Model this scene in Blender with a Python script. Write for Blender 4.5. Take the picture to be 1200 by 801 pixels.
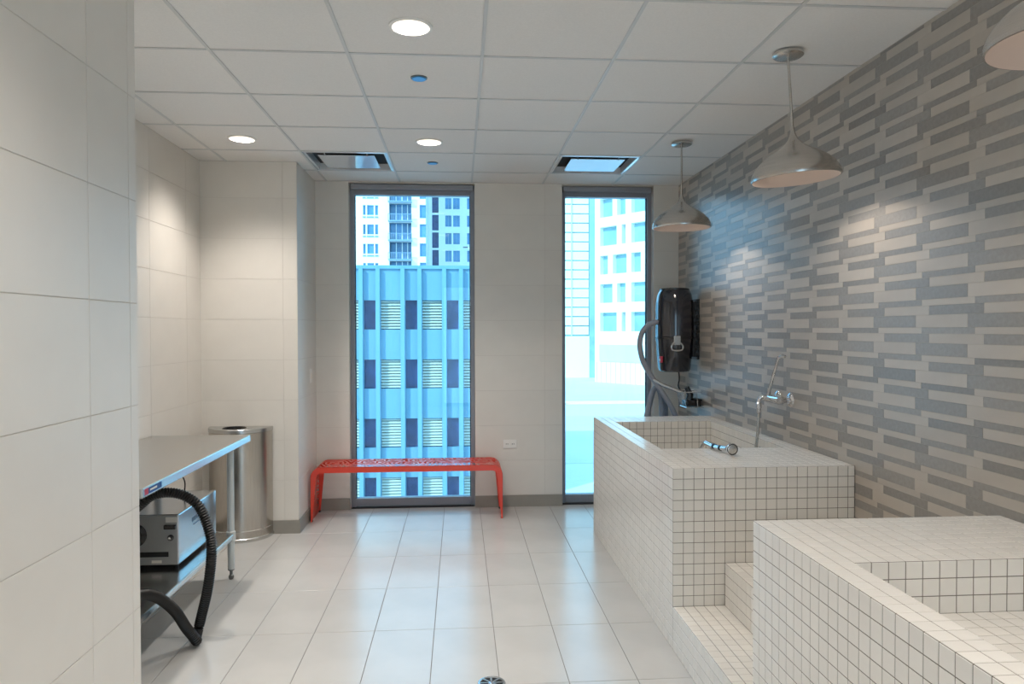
import bpy, bmesh, math, random
import numpy as np
from mathutils import Vector, Matrix
from mathutils.bvhtree import BVHTree

random.seed(7)
for o in list(bpy.data.objects):
    bpy.data.objects.remove(o)
scene = bpy.context.scene
COL = scene.collection

# ------------------------------------------------------------------ camera
F_PX, YAW, PITCH, ROLL, EYE = 844.5, 0.07265, 0.01691, -0.00199, 1.5246
cam_data = bpy.data.cameras.new('camera')
cam_data.sensor_width = 36.0
cam_data.lens = F_PX / 1200.0 * 36.0
cam_data.clip_end = 1000
cam = bpy.data.objects.new('camera', cam_data)
COL.objects.link(cam)
fwd = Vector((math.sin(YAW) * math.cos(PITCH), math.cos(YAW) * math.cos(PITCH), -math.sin(PITCH)))
right0 = Vector((math.cos(YAW), -math.sin(YAW), 0))
up0 = right0.cross(fwd)
rgt = right0 * math.cos(ROLL) + up0 * math.sin(ROLL)
upv = up0 * math.cos(ROLL) - right0 * math.sin(ROLL)
cam.matrix_world = Matrix(((rgt.x, upv.x, -fwd.x, 0), (rgt.y, upv.y, -fwd.y, 0), (rgt.z, upv.z, -fwd.z, EYE), (0, 0, 0, 1)))
scene.camera = cam
CAM = Vector((0, 0, EYE))

# ------------------------------------------------------------------ sky, sun, exposure
world = bpy.data.worlds.new('world')
scene.world = world
world.use_nodes = True
bg = world.node_tree.nodes['Background']
bg.inputs['Color'].default_value = (0.56, 0.79, 1.0, 1)
bg.inputs['Strength'].default_value = 3.0
sun_data = bpy.data.lights.new('sun', 'SUN')
sun_data.energy = 4.6
sun_data.angle = 0.02
sun_data.color = (1.0, 0.95, 0.88)
sun = bpy.data.objects.new('sun', sun_data)
COL.objects.link(sun)
sun.rotation_euler = Vector((0.58, 0.60, -0.55)).to_track_quat('-Z', 'Y').to_euler()

vs = scene.view_settings
vs.view_transform = 'Standard'
vs.look = 'None'
vs.gamma = 1.0
vs.use_curve_mapping = False
vs.exposure = 0.06

DOWNLIGHT_W = 96.0
PENDANT_W = 12.0

# ------------------------------------------------------------------ materials
def lin(c):
    return tuple(((v / 255.0) / 12.92 if v / 255.0 <= 0.04045 else ((v / 255.0 + 0.055) / 1.055) ** 2.4) for v in c)

MATS = {}
def mat(name, rgb, rough=0.5, metal=0.0, spec=0.5, noise=None, rand=0.0, bump=None, coat=0.0, stretch=(1, 1, 1), emit=None):
    """rgb in 0-255; noise=(scale, amount); rand=per piece value change; bump=(scale, strength)"""
    m = bpy.data.materials.new(name)
    m.use_nodes = True
    nt = m.node_tree
    b = nt.nodes['Principled BSDF']
    c = lin(rgb)
    b.inputs['Base Color'].default_value = (*c, 1)
    b.inputs['Roughness'].default_value = rough
    b.inputs['Metallic'].default_value = metal
    b.inputs['Specular IOR Level'].default_value = spec
    b.inputs['Coat Weight'].default_value = coat
    b.inputs['Coat Roughness'].default_value = 0.08
    if emit:
        b.inputs['Emission Color'].default_value = (*emit[0], 1)
        b.inputs['Emission Strength'].default_value = emit[1]
    N = nt.nodes.new; L = nt.links.new
    val = None
    if noise or bump:
        tc = N('ShaderNodeTexCoord'); mp = N('ShaderNodeMapping')
        mp.inputs['Scale'].default_value = stretch
        L(tc.outputs['Object'], mp.inputs['Vector'])
    if noise:
        nz = N('ShaderNodeTexNoise'); nz.inputs['Scale'].default_value = noise[0]; nz.inputs['Detail'].default_value = 4
        L(mp.outputs['Vector'], nz.inputs['Vector'])
        mr = N('ShaderNodeMapRange')
        mr.inputs['From Min'].default_value = 0.3; mr.inputs['From Max'].default_value = 0.7
        mr.inputs['To Min'].default_value = 1 - noise[1]; mr.inputs['To Max'].default_value = 1 + noise[1]
        L(nz.outputs['Fac'], mr.inputs['Value'])
        val = mr.outputs['Result']
    if rand:
        oi = N('ShaderNodeObjectInfo'); ge = N('ShaderNodeNewGeometry')
        ad = N('ShaderNodeMath'); ad.operation = 'ADD'
        L(oi.outputs['Random'], ad.inputs[0]); L(ge.outputs['Random Per Island'], ad.inputs[1])
        fr = N('ShaderNodeMath'); fr.operation = 'FRACT'; L(ad.outputs[0], fr.inputs[0])
        mr2 = N('ShaderNodeMapRange'); mr2.inputs['To Min'].default_value = 1 - rand; mr2.inputs['To Max'].default_value = 1 + rand
        L(fr.outputs[0], mr2.inputs['Value'])
        if val:
            mu = N('ShaderNodeMath'); mu.operation = 'MULTIPLY'; L(val, mu.inputs[0]); L(mr2.outputs['Result'], mu.inputs[1]); val = mu.outputs[0]
        else:
            val = mr2.outputs['Result']
    if val:
        vm = N('ShaderNodeVectorMath'); vm.operation = 'SCALE'; vm.inputs[0].default_value = c
        L(val, vm.inputs['Scale']); L(vm.outputs[0], b.inputs['Base Color'])
    if bump:
        nb = N('ShaderNodeTexNoise'); nb.inputs['Scale'].default_value = bump[0]; nb.inputs['Detail'].default_value = 3
        L(mp.outputs['Vector'], nb.inputs['Vector'])
        bp = N('ShaderNodeBump'); bp.inputs['Strength'].default_value = bump[1]; bp.inputs['Distance'].default_value = 0.002
        L(nb.outputs['Fac'], bp.inputs['Height']); L(bp.outputs['Normal'], b.inputs['Normal'])
    MATS[name] = m
    return m

def glass_mat(name, tint):
    m = bpy.data.materials.new(name); m.use_nodes = True
    nt = m.node_tree; nt.nodes.clear()
    out = nt.nodes.new('ShaderNodeOutputMaterial'); tr = nt.nodes.new('ShaderNodeBsdfTransparent')
    gl = nt.nodes.new('ShaderNodeBsdfGlossy'); mx = nt.nodes.new('ShaderNodeMixShader'); fr = nt.nodes.new('ShaderNodeFresnel')
    tr.inputs['Color'].default_value = (*tint, 1); gl.inputs['Roughness'].default_value = 0.0
    fr.inputs['IOR'].default_value = 1.45
    nt.links.new(fr.outputs[0], mx.inputs[0]); nt.links.new(tr.outputs[0], mx.inputs[1]); nt.links.new(gl.outputs[0], mx.inputs[2])
    nt.links.new(mx.outputs[0], out.inputs['Surface'])
    MATS[name] = m
    return m

mat('floor_tile', (196, 195, 192), 0.23, spec=0.65, noise=(3.0, 0.05), rand=0.025)
mat('floor_grout', (128, 124, 118), 0.8)
mat('wall_tile', (228, 223, 215), 0.33, noise=(5.0, 0.02), rand=0.012, bump=(40, 0.03))
mat('wall_grout', (214, 208, 200), 0.8)
mat('base_tile', (150, 146, 138), 0.4, noise=(8, 0.05), rand=0.02)
mat('ceiling_panel', (232, 229, 225), 0.9, noise=(120, 0.025), bump=(160, 0.15))
mat('ceiling_bar', (208, 208, 206), 0.5)
mat('plaster', (205, 200, 192), 0.8)
mat('mosaic_light', (190, 181, 170), 0.30, noise=(9.0, 0.05), rand=0.05, stretch=(1, 1, 14))
mat('mosaic_dark', (151, 146, 140), 0.28, noise=(9.0, 0.08), rand=0.13, stretch=(6, 6, 3))
mat('mosaic_grout', (187, 178, 167), 0.8)
mat('tub_tile', (236, 233, 227), 0.19, rand=0.03, noise=(20, 0.015))
mat('tub_grout', (122, 115, 106), 0.85)
mat('steel', (196, 196, 194), 0.24, 1.0, noise=(8, 0.05), stretch=(30, 1.5, 30))
mat('steel_brushed', (190, 184, 176), 0.22, 1.0, noise=(10, 0.12), stretch=(60, 60, 0.6), bump=(12, 0.08))
mat('steel_dark', (120, 120, 118), 0.32, 1.0)
mat('nickel', (205, 200, 194), 0.26, 1.0, noise=(6, 0.06), stretch=(1, 1, 30))
mat('chrome', (222, 222, 224), 0.07, 1.0)
mat('leg_paint', (200, 206, 206), 0.35, 0.15)
mat('white_inside', (245, 238, 228), 0.5)
mat('shade_lining', (206, 190, 178), 0.6)
mat('white_plastic', (240, 238, 233), 0.4)
mat('diffuser_plate', (222, 226, 230), 0.12, spec=0.8, coat=1.0)
mat('dark_gap', (30, 31, 33), 0.8)
mat('red_paint', (226, 70, 52), 0.35, coat=0.3)
mat('black_plastic', (20, 20, 24), 0.25, coat=0.5)
mat('black_rubber', (11, 11, 13), 0.4)
mat('navy_tank', (22, 24, 36), 0.14, coat=1.0)
mat('grey_hose', (140, 145, 156), 0.4)
mat('frame_metal', (148, 151, 160), 0.4, 0.15)
mat('blind_metal', (150, 152, 158), 0.5, 0.1)
mat('dryer_metal', (190, 194, 200), 0.2, 1.0)
mat('dryer_face', (158, 160, 160), 0.34, 0.3)
mat('sprinkler_cap', (70, 130, 175), 0.3, 0.5)
mat('sticker_red', (190, 60, 80), 0.5)
mat('sticker_blue', (40, 80, 140), 0.5)
mat('sticker_white', (225, 222, 214), 0.5)
mat('print_ink', (90, 115, 140), 0.5)
mat('lamp_glow', (255, 250, 240), 0.5, emit=((1.0, 0.93, 0.84), 6.0))
mat('bulb_glow', (255, 250, 240), 0.5, emit=((1.0, 0.84, 0.74), 5.0))
# outdoors
mat('pale_panel', (112, 152, 170), 0.6, noise=(0.5, 0.05))
mat('pale_panel_shade', (100, 140, 168), 0.6, noise=(0.5, 0.05))
mat('dark_glass', (58, 66, 104), 0.15, noise=(2.0, 0.35))
mat('louver_metal', (214, 214, 200), 0.5)
mat('cream_stone', (248, 243, 234), 0.8, noise=(0.3, 0.04))
mat('grey_stone', (222, 222, 222), 0.8, noise=(0.3, 0.05))
mat('blue_glass', (92, 136, 172), 0.1, noise=(0.25, 0.3))
mat('teal_glass', (150, 186, 192), 0.1, noise=(0.2, 0.25))
mat('white_concrete', (244, 240, 232), 0.8)
mat('concrete_panel', (205, 214, 220), 0.7, noise=(0.2, 0.05))
mat('pavement', (205, 210, 212), 0.85, noise=(0.05, 0.08))
mat('asphalt', (196, 202, 206), 0.85, noise=(0.1, 0.08))
mat('balcony_metal', (130, 152, 172), 0.5)
glass_mat('clear_glass', (0.92, 0.95, 0.95))
glass_mat('window_glass', (0.66, 0.88, 0.97))

# ------------------------------------------------------------------ helpers
def tag(o, label=None, cat=None, group=None, kind=None):
    if label: o['label'] = label
    if cat: o['category'] = cat
    if group: o['group'] = group
    if kind: o['kind'] = kind
    return o

def empty(name, loc=(0, 0, 0), rz=0.0):
    o = bpy.data.objects.new(name, None)
    o.empty_display_size = 0.05
    COL.objects.link(o)
    o.location = loc
    o.rotation_euler = (0, 0, rz)
    return o

class MB:
    """collects shapes for ONE mesh object"""
    def __init__(self):
        self.v = []; self.f = []; self.s = []
    def add(self, verts, faces, smooth=False):
        n = len(self.v)
        self.v += [tuple(p) for p in verts]
        self.f += [tuple(i + n for i in f) for f in faces]
        self.s += [smooth] * len(faces)
        return self
    def box(self, lo, hi):
        x0, y0, z0 = lo; x1, y1, z1 = hi
        return self.add([(x0, y0, z0), (x1, y0, z0), (x1, y1, z0), (x0, y1, z0), (x0, y0, z1), (x1, y0, z1), (x1, y1, z1), (x0, y1, z1)],
                        [(3, 2, 1, 0), (4, 5, 6, 7), (0, 1, 5, 4), (1, 2, 6, 5), (2, 3, 7, 6), (3, 0, 4, 7)])
    def bbox(self, lo, hi, b=0.004, seg=2):
        bm = bmesh.new()
        bmesh.ops.create_cube(bm, size=1)
        c = [(lo[i] + hi[i]) / 2 for i in range(3)]; d = [abs(hi[i] - lo[i]) for i in range(3)]
        for v in bm.verts:
            v.co = Vector((c[0] + v.co.x * d[0], c[1] + v.co.y * d[1], c[2] + v.co.z * d[2]))
        b = min(b, min(d) * 0.45)
        bmesh.ops.bevel(bm, geom=list(bm.edges), offset=b, segments=seg, affect='EDGES', profile=0.5)
        bm.verts.index_update()
        self.add([v.co[:] for v in bm.verts], [[v.index for v in f.verts] for f in bm.faces], False)
        bm.free()
        return self
    def lathe(self, prof, n=32, c=(0, 0, 0), axis='z', smooth=True):
        vs = []; fs = []
        for r, z in prof:
            for k in range(n):
                a = 2 * math.pi * k / n
                p = (r * math.cos(a), r * math.sin(a), z)
                if axis == 'x': p = (p[2], p[0], p[1])
                if axis == 'y': p = (p[0], p[2], -p[1])
                vs.append((p[0] + c[0], p[1] + c[1], p[2] + c[2]))
        for i in range(len(prof) - 1):
            for k in range(n):
                fs.append((i * n + k, i * n + (k + 1) % n, (i + 1) * n + (k + 1) % n, (i + 1) * n + k))
        return self.add(vs, fs, smooth)
    def tube(self, pts, r, n=10, caps=True, smooth=True):
        pts = [Vector(p) for p in pts]
        rr = r if isinstance(r, (list, tuple)) else [r] * len(pts)
        vs = []; fs = []
        t = (pts[1] - pts[0]).normalized()
        ref = Vector((0, 0, 1)) if abs(t.z) < 0.9 else Vector((1, 0, 0))
        u = t.cross(ref).normalized()
        for i, p in enumerate(pts):
            if i == 0: t = pts[1] - pts[0]
            elif i == len(pts) - 1: t = pts[-1] - pts[-2]
            else: t = pts[i + 1] - pts[i - 1]
            t = t.normalized()
            u = (u - t * u.dot(t)).normalized()
            w = t.cross(u)
            for k in range(n):
                a = 2 * math.pi * k / n
                vs.append(p + (u * math.cos(a) + w * math.sin(a)) * rr[i])
        for i in range(len(pts) - 1):
            for k in range(n):
                fs.append((i * n + k, i * n + (k + 1) % n, (i + 1) * n + (k + 1) % n, (i + 1) * n + k))
        if caps:
            fs.append(tuple(reversed(range(n))))
            fs.append(tuple(range((len(pts) - 1) * n, len(pts) * n)))
        return self.add(vs, fs, smooth)
    def build(self, name, m, parent=None, loc=None, sharp=35):
        me = bpy.data.meshes.new(name)
        me.from_pydata(self.v, [], self.f)
        ms = m if isinstance(m, (list, tuple)) else [m]
        for q in ms: me.materials.append(MATS[q])
        if any(self.s):
            me.polygons.foreach_set('use_smooth', self.s)
            me.set_sharp_from_angle(angle=math.radians(sharp))
        me.update()
        o = bpy.data.objects.new(name, me)
        COL.objects.link(o)
        if parent: o.parent = parent
        if loc: o.location = loc
        return o

def spline(pts, step=0.01):
    """Catmull-Rom through the points, resampled at a fixed step"""
    P = [Vector(p) for p in pts]
    P = [P[0] * 2 - P[1]] + P + [P[-1] * 2 - P[-2]]
    out = []
    for i in range(1, len(P) - 2):
        for k in range(24):
            t = k / 24.0
            a, b, c, d = P[i - 1], P[i], P[i + 1], P[i + 2]
            out.append(0.5 * ((2 * b) + (c - a) * t + (2 * a - 5 * b + 4 * c - d) * t * t + (3 * b - a - 3 * c + d) * t ** 3))
    out.append(P[-2])
    res = [out[0]]; acc = 0.0
    for i in range(1, len(out)):
        seg = (out[i] - out[i - 1]).length
        if seg < 1e-9: continue
        pos = 0.0
        while acc + (seg - pos) >= step:
            pos += step - acc; acc = 0.0
            res.append(out[i - 1].lerp(out[i], pos / seg))
        acc += seg - pos
    return res

def ribbed(pts, r, step=0.006, dr=0.0036, n=12):
    p = spline(pts, step)
    return MB().tube(p, [r + (dr if (i // 1) % 2 else -dr * 0.4) for i in range(len(p))], n)

# --- tiles -----------------------------------------------------------------
OCC = {'v': [], 'f': []}
def occlude(lo, hi):
    b = MB().box(lo, hi); n = len(OCC['v'])
    OCC['v'] += b.v; OCC['f'] += [tuple(i + n for i in f) for f in b.f]

def tile_verts(su, sv, t, c, sink=0.003):
    a, b = su / 2, sv / 2
    c = min(c, a * 0.4, b * 0.4)
    v = [(-a, -b, -sink), (a, -b, -sink), (a, b, -sink), (-a, b, -sink),
         (-a, -b, t - c), (a, -b, t - c), (a, b, t - c), (-a, b, t - c),
         (-a + c, -b + c, t), (a - c, -b + c, t), (a - c, b - c, t), (-a + c, b - c, t)]
    f = [(8, 9, 10, 11), (4, 5, 9, 8), (5, 6, 10, 9), (6, 7, 11, 10), (7, 4, 8, 11), (0, 1, 5, 4), (1, 2, 6, 5), (2, 3, 7, 6), (3, 0, 4, 7)]
    return v, f

def grid_tiles(O, U, V, lu, lv, pu, pv, gap, mi=0, u0=0.0, v0=0.0):
    """rectangle at O spanned by unit U (length lu) and V (lv): pieces of pitch pu x pv, cut at the borders"""
    O = Vector(O); U = Vector(U); V = Vector(V)
    def cuts(l, p, s):
        k = [0.0]; x = s if s > 1e-6 else p
        while x < l - 1e-4:
            k.append(x); x += p
        k.append(l)
        return k
    res = []
    cu = cuts(lu, pu, u0); cv = cuts(lv, pv, v0)
    for i in range(len(cu) - 1):
        for j in range(len(cv) - 1):
            su = cu[i + 1] - cu[i] - gap; sv = cv[j + 1] - cv[j] - gap
            if su < 0.004 or sv < 0.004: continue
            res.append((O + U * (cu[i] + cu[i + 1]) / 2 + V * (cv[j] + cv[j + 1]) / 2, U, V, su, sv, mi))
    return res

def project(p):
    d = p - CAM
    z = d.dot(fwd)
    if z < 0.05: return None
    return 600 + F_PX * d.dot(rgt) / z, 400.5 - F_PX * d.dot(upv) / z

def screen_area(t, bvh):
    c, U, V, su, sv, mi = t
    n = U.cross(V)
    if n.dot(CAM - c) <= 0: return 0.0
    q = []
    for a, b in ((-1, -1), (1, -1), (1, 1), (-1, 1)):
        p = project(c + U * a * su / 2 + V * b * sv / 2)
        if p is None: return 0.0
        q.append(p)
    if max(p[0] for p in q) < 0 or min(p[0] for p in q) > 1200 or max(p[1] for p in q) < 0 or min(p[1] for p in q) > 801: return 0.0
    if bvh:
        d = (c - CAM); L = d.length
        hit = bvh.ray_cast(CAM, d.normalized(), L - 0.03)
        if hit[0] is not None: return 0.0
    ar = 0.0
    for i in range(4):
        x0, y0 = q[i]; x1, y1 = q[(i + 1) % 4]
        ar += x0 * y1 - x1 * y0
    return abs(ar) / 2

TMESH = {}
def lay(parent, name, tiles, mats, t=0.0015, chamfer=0.0012, limit=300, rest_name='tile_field', floc=(0, 0, 0)):
    bvh = BVHTree.FromPolygons(OCC['v'], OCC['f']) if OCC['v'] else None
    big = set(range(len(tiles)))
    if len(tiles) > limit:
        ar = sorted(((screen_area(q, bvh), i) for i, q in enumerate(tiles)), reverse=True)
        big = set(i for a, i in ar[:limit])
    off = Vector(floc)
    rv = []; rf = []; rm = []
    for i, (c, U, V, su, sv, mi) in enumerate(tiles):
        n = U.cross(V); c = c - off
        if i in big:
            key = (round(su, 4), round(sv, 4), mats[mi], t)
            if key not in TMESH:
                v, f = tile_verts(su, sv, t, chamfer)
                me = bpy.data.meshes.new(name); me.from_pydata(v, [], f); me.materials.append(MATS[mats[mi]])
                TMESH[key] = me
            o = bpy.data.objects.new(name, TMESH[key])
            o.parent = parent
            o.matrix_local = Matrix(((U.x, V.x, n.x, c.x), (U.y, V.y, n.y, c.y), (U.z, V.z, n.z, c.z), (0, 0, 0, 1)))
            COL.objects.link(o)
        else:
            v, f = tile_verts(su, sv, t, chamfer)
            k = len(rv)
            rv += [tuple(c + U * p[0] + V * p[1] + n * p[2]) for p in v]
            rf += [tuple(q + k for q in g) for g in f]; rm += [mi] * len(f)
    if rv:
        me = bpy.data.meshes.new(rest_name); me.from_pydata(rv, [], rf)
        for q in mats: me.materials.append(MATS[q])
        me.polygons.foreach_set('material_index', rm); me.update()
        o = bpy.data.objects.new(rest_name, me); COL.objects.link(o); o.parent = parent
        o['kind'] = 'stuff'

X, Y, Z = Vector((1, 0, 0)), Vector((0, 1, 0)), Vector((0, 0, 1))

# ------------------------------------------------------------------ room dimensions (metres)
XR = 1.91            # right mosaic wall
XA = -1.915          # left wall of the recess with the work table
XP = -0.955          # near partition face
YP = 2.215           # end of the partition
YA = 5.50            # back wall of the recess
XS = -1.21           # side of that pier, running to the window wall
YB = 6.18            # window wall
YF = -2.0            # wall behind the camera
H = 2.777
W1 = (-0.93, 0.131)  # window openings
W2 = (0.885, 1.687)
TUB_X, TUB_Z = 1.01, 0.8636
P = 0.0508           # small tile pitch
T1 = (3.35, 3.35 + 40 * P)
T2 = (2.41 - 40 * P, 2.41)

occlude((TUB_X, T1[0], 0), (XR, T1[1], TUB_Z - 0.01))
occlude((TUB_X, T2[0], 0), (XR, T2[1], 0.70))
occlude((TUB_X, T2[0], 0), (TUB_X + .1, T2[1], TUB_Z - 0.01))
occlude((TUB_X, T2[1] - 9 * P, 0), (XR, T2[1], TUB_Z - 0.01))
occlude((-2.2, YF, 0), (XP - 0.01, YP - 0.01, H))

# floor ----------------------------------------------------------------------
floor = MB().box((-2.2, YF - 0.2, -0.12), (XR + 0.2, YB + 0.25, -0.003)).build('floor', 'floor_grout')
tag(floor, kind='structure')
fx0, fy0, fw, fd = -1.0356, 6.079, 0.301, 0.602
tl = []
for i in range(-3, 10):
    for j in range(-1, 14):
        x0, x1 = fx0 + fw * i, fx0 + fw * (i + 1)
        y0, y1 = fy0 - fd * j, fy0 - fd * (j - 1)
        x0, x1 = max(x0, XA), min(x1, XR); y0, y1 = max(y0, YF), min(y1, YB + 0.03)
        if x1 - x0 < 0.01 or y1 - y0 < 0.01: continue
        if x1 < XP and y1 < YP: continue
        if x0 > TUB_X + 0.02 and y1 < T1[1] and y0 > T2[0]: continue
        tl.append((Vector(((x0 + x1) / 2, (y0 + y1) / 2, -0.0015)), X, Y, x1 - x0 - 0.003, y1 - y0 - 0.003, 0))
lay(floor, 'floor_tile', tl, ['floor_tile'], t=0.0015, chamfer=0.0008)

# ceiling --------------------------------------------------------------------
ceiling = MB().box((-2.3, YF - 0.2, 2.93), (XR + 0.2, YB + 0.2, 3.05)).build('ceiling', 'plaster')
tag(ceiling, kind='structure')
cx0, cy0, cp = -1.7214, 2.7205, 0.6096
DOWN = [(2, 0), (2, 3), (0, 3), (0, 0), (2, -3), (2, -6), (4, -4), (4, -7)]           # grid cells holding a downlight; last five are unseen, added for fill light
DIFF = [(1, 4), (4, 4)]
def cell(i, j): return cx0 + cp * (i + 0.5), cy0 + cp * (j + 0.5)
pz = H + 0.003
for i in range(-1, 7):
    for j in range(-8, 6):
        if (i, j) in DIFF: continue
        x0, x1 = max(cx0 + cp * i, XA), min(cx0 + cp * (i + 1), XR + 0.03)
        y0, y1 = max(cy0 + cp * j, YF), min(cy0 + cp * (j + 1), YB + 0.03)
        if x1 - x0 < 0.02 or y1 - y0 < 0.02: continue
        if x1 < XP - 0.05 and y1 < YP - 0.05: continue
        b = MB()
        if (i, j) in DOWN:
            cx, cy = cell(i, j); n = 32; r = 0.08
            ring = [(cx + r * math.cos(2 * math.pi * k / n), cy + r * math.sin(2 * math.pi * k / n)) for k in range(n)]
            sq = []
            for k in range(n):
                a = 2 * math.pi * k / n; c, s = math.cos(a), math.sin(a); m = max(abs(c), abs(s))
                sq.append((min(max(cx + c / m * cp / 2, x0), x1), min(max(cy + s / m * cp / 2, y0), y1)))
            vs_ = [(p[0], p[1], pz) for p in ring] + [(p[0], p[1], pz) for p in sq] + [(p[0], p[1], pz + 0.015) for p in ring]
            fs_ = [(k, (k + 1) % n, n + (k + 1) % n, n + k) for k in range(n)] + [(2 * n + k, 2 * n + (k + 1) % n, (k + 1) % n, k) for k in range(n)]
            b.add(vs_, fs_)
        else:
            b.box((x0, y0, pz), (x1, y1, pz + 0.015))
        b.build('ceiling_panel', 'ceiling_panel', ceiling)
bw = 0.0075
for i in range(-1, 8):
    x = cx0 + cp * i
    if XA < x < XR - 0.02:
        ya = YF if x > XP else YP - 0.1
        MB().box((x - bw, ya, H - 0.002), (x + bw, YB + 0.02, pz + 0.002)).build('grid_bar', 'ceiling_bar', ceiling)
for j in range(-7, 6):
    y = cy0 + cp * j
    xa = XA if y > YP else XP - 0.1
    MB().box((xa, y - bw, H - 0.0012), (XR + 0.02, y + bw, pz + 0.002)).build('grid_bar', 'ceiling_bar', ceiling)

# walls -----------------------------------------------------------------------
def wall(name, lo, hi, m='wall_grout'):
    return tag(MB().box(lo, hi).build(name, m), kind='structure')
BH = 0.10            # skirting height
HT = H - BH
TP, TQ, TG = 0.602, 0.301, 0.0022

w = wall('wall_right', (XR, YF, 0), (XR + 0.15, YB + 0.2, H + 0.01), 'mosaic_grout')
rows = []
per = 0.1143
z_anchor = 1.531      # thick row above, thin row below
L = 0.309
k0 = -16
for k in range(k0, 14):
    zb = z_anchor + per * k
    par = k % 2
    # (z low, z high, boundary, dark parity)
    rows.append((zb, zb + 0.0508, 3.203, 0 if par == 0 else 1))
    rows.append((zb - 0.0254, zb, 3.164, 1 if par == 0 else 0))
    rows.append((zb - 0.0254 - 0.0381, zb - 0.0254, 3.117, 0 if par == 0 else 1))
tl = []
for z0, z1, yb, par in rows:
    z0c, z1c = max(z0, 0.0), min(z1, H)
    if z1c - z0c < 0.006: continue
    for q in range(-12, 18):
        ya, yc = yb - L * (q + 1), yb - L * q      # q = 0: 3.2 -> 2.9
        ya, yc = max(ya, YF), min(yc, YB)
        if yc - ya < 0.01: continue
        dark = (q + par) % 2 == 0
        tl.append((Vector((XR, (ya + yc) / 2, (z0c + z1c) / 2)), -Y, Z, yc - ya - 0.0010, z1c - z0c - 0.0010, 1 if dark else 0))
lay(w, 'mosaic_tile', tl, ['mosaic_light', 'mosaic_dark'], t=0.0008, chamfer=0.0004, rest_name='mosaic_field')

def tiled_wall(w, O, U, lu, u0=0.0, name='wall_tile', z0=BH, h=HT):
    lay(w, name, grid_tiles((O[0], O[1], z0), U, Z, lu, h, TP, TQ, TG, u0=u0), ['wall_tile'], t=0.002, chamfer=0.0008)

def skirting(name, O, U, lu):
    O = Vector(O); U = Vector(U); n = U.cross(Z)
    b = MB(); a = O; c = O + U * lu; d = n * 0.011
    q = [a, c, c + d, a + d]
    b.add([(p.x, p.y, 0.0) for p in q] + [(p.x, p.y, BH - 0.002) for p in q],
          [(3, 2, 1, 0), (4, 5, 6, 7), (0, 1, 5, 4), (1, 2, 6, 5), (2, 3, 7, 6), (3, 0, 4, 7)])
    return tag(b.build(name, 'base_tile'), kind='structure')

w = wall('wall_left', (XA - 0.15, YP - 0.3, 0), (XA, YB + 0.2, H + 0.01))
tiled_wall(w, (XA, YP, 0), Y, YA - YP)
skirting('baseboard_left', (XA, YP, 0), Y, YA - YP)
w = wall('wall_alcove', (XA, YA, 0), (XS, YB + 0.2, H + 0.01))
tiled_wall(w, (XA, YA, 0), X, XS - XA)
lay(w, 'wall_tile', grid_tiles((XS, YA, BH), Y, Z, YB - YA, HT, TP, TQ, TG), ['wall_tile'], t=0.002, chamfer=0.0008)
skirting('baseboard_alcove', (XA, YA, 0), X, XS - XA + 0.011)
skirting('baseboard_alcove_side', (XS, YA, 0), Y, YB - YA)
w = wall('wall_partition', (XA - 0.15, YF, 0), (XP, YP, H + 0.01))
lay(w, 'wall_tile', grid_tiles((XP, YF, BH), Y, Z, YP - YF, HT, TP, TQ, TG, u0=(1.936 - YF) % TP)[:0] +
    [q for a, c in ((YF, 0.732), (0.732, 1.334), (1.334, 1.936), (1.936, 2.166), (2.166, YP)) for q in grid_tiles((XP, a, BH), Y, Z, c - a, HT, TP, TQ, TG)],
    ['wall_tile'], t=0.002, chamfer=0.0008)
lay(w, 'wall_tile', grid_tiles((XP, YP, BH), -X, Z, XP - XA, HT, TP, TQ, TG), ['wall_tile'], t=0.002, chamfer=0.0008)
skirting('baseboard_partition', (XP, YF, 0), Y, YP - YF)
w = empty('wall_front'); tag(w, kind='structure')                  # wall behind the camera, left open for the added fill window
for lo, hi in (((XP, YF - 0.15, 0), (-0.35, YF, H + 0.01)), ((1.25, YF - 0.15, 0), (XR, YF, H + 0.01)), ((-0.35, YF - 0.15, 2.42), (1.25, YF, H + 0.01))):
    MB().box(lo, hi).build('masonry', 'plaster', w)
w = empty('added_fill_window'); tag(w, kind='structure')  # unseen glazing, added to let soft daylight fill into the room
for xa in (-0.35, 0.43, 1.21):
    MB().bbox((xa, YF - 0.11, 0), (xa + 0.04, YF - 0.04, 2.42), 0.003).build('jamb', 'frame_metal', w)
for za in (0.0, 2.38):
    MB().bbox((-0.31, YF - 0.11, za), (1.21, YF - 0.04, za + 0.04), 0.003).build('rail', 'frame_metal', w)
for xa in (-0.31, 0.47):
    MB().box((xa, YF - 0.08, 0.04), (xa + 0.74, YF - 0.072, 2.38)).build('pane', 'clear_glass', w)
w = empty('wall_back'); tag(w, kind='structure')
for a, c in ((XS, W1[0]), (W1[1], W2[0]), (W2[1], XR)):
    MB().box((a, YB, 0), (c, YB + 0.2, H + 0.01)).build('masonry', 'wall_grout', w)
    lay(w, 'wall_tile', grid_tiles((a, YB, BH), X, Z, c - a, HT, TP, TQ, TG), ['wall_tile'], t=0.002, chamfer=0.0008)
for a, c in (W1, W2): MB().box((a, YB + 0.004, H - 0.010), (c, YB + 0.2, H + 0.16)).build('lintel', 'plaster', w)
skirting('baseboard_back_left', (XS, YB, 0), X, W1[0] - XS)
skirting('baseboard_back_middle', (W1[1], YB, 0), X, W2[0] - W1[1])
skirting('baseboard_back_right', (W2[1], YB, 0), X, XR - W2[1])

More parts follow.
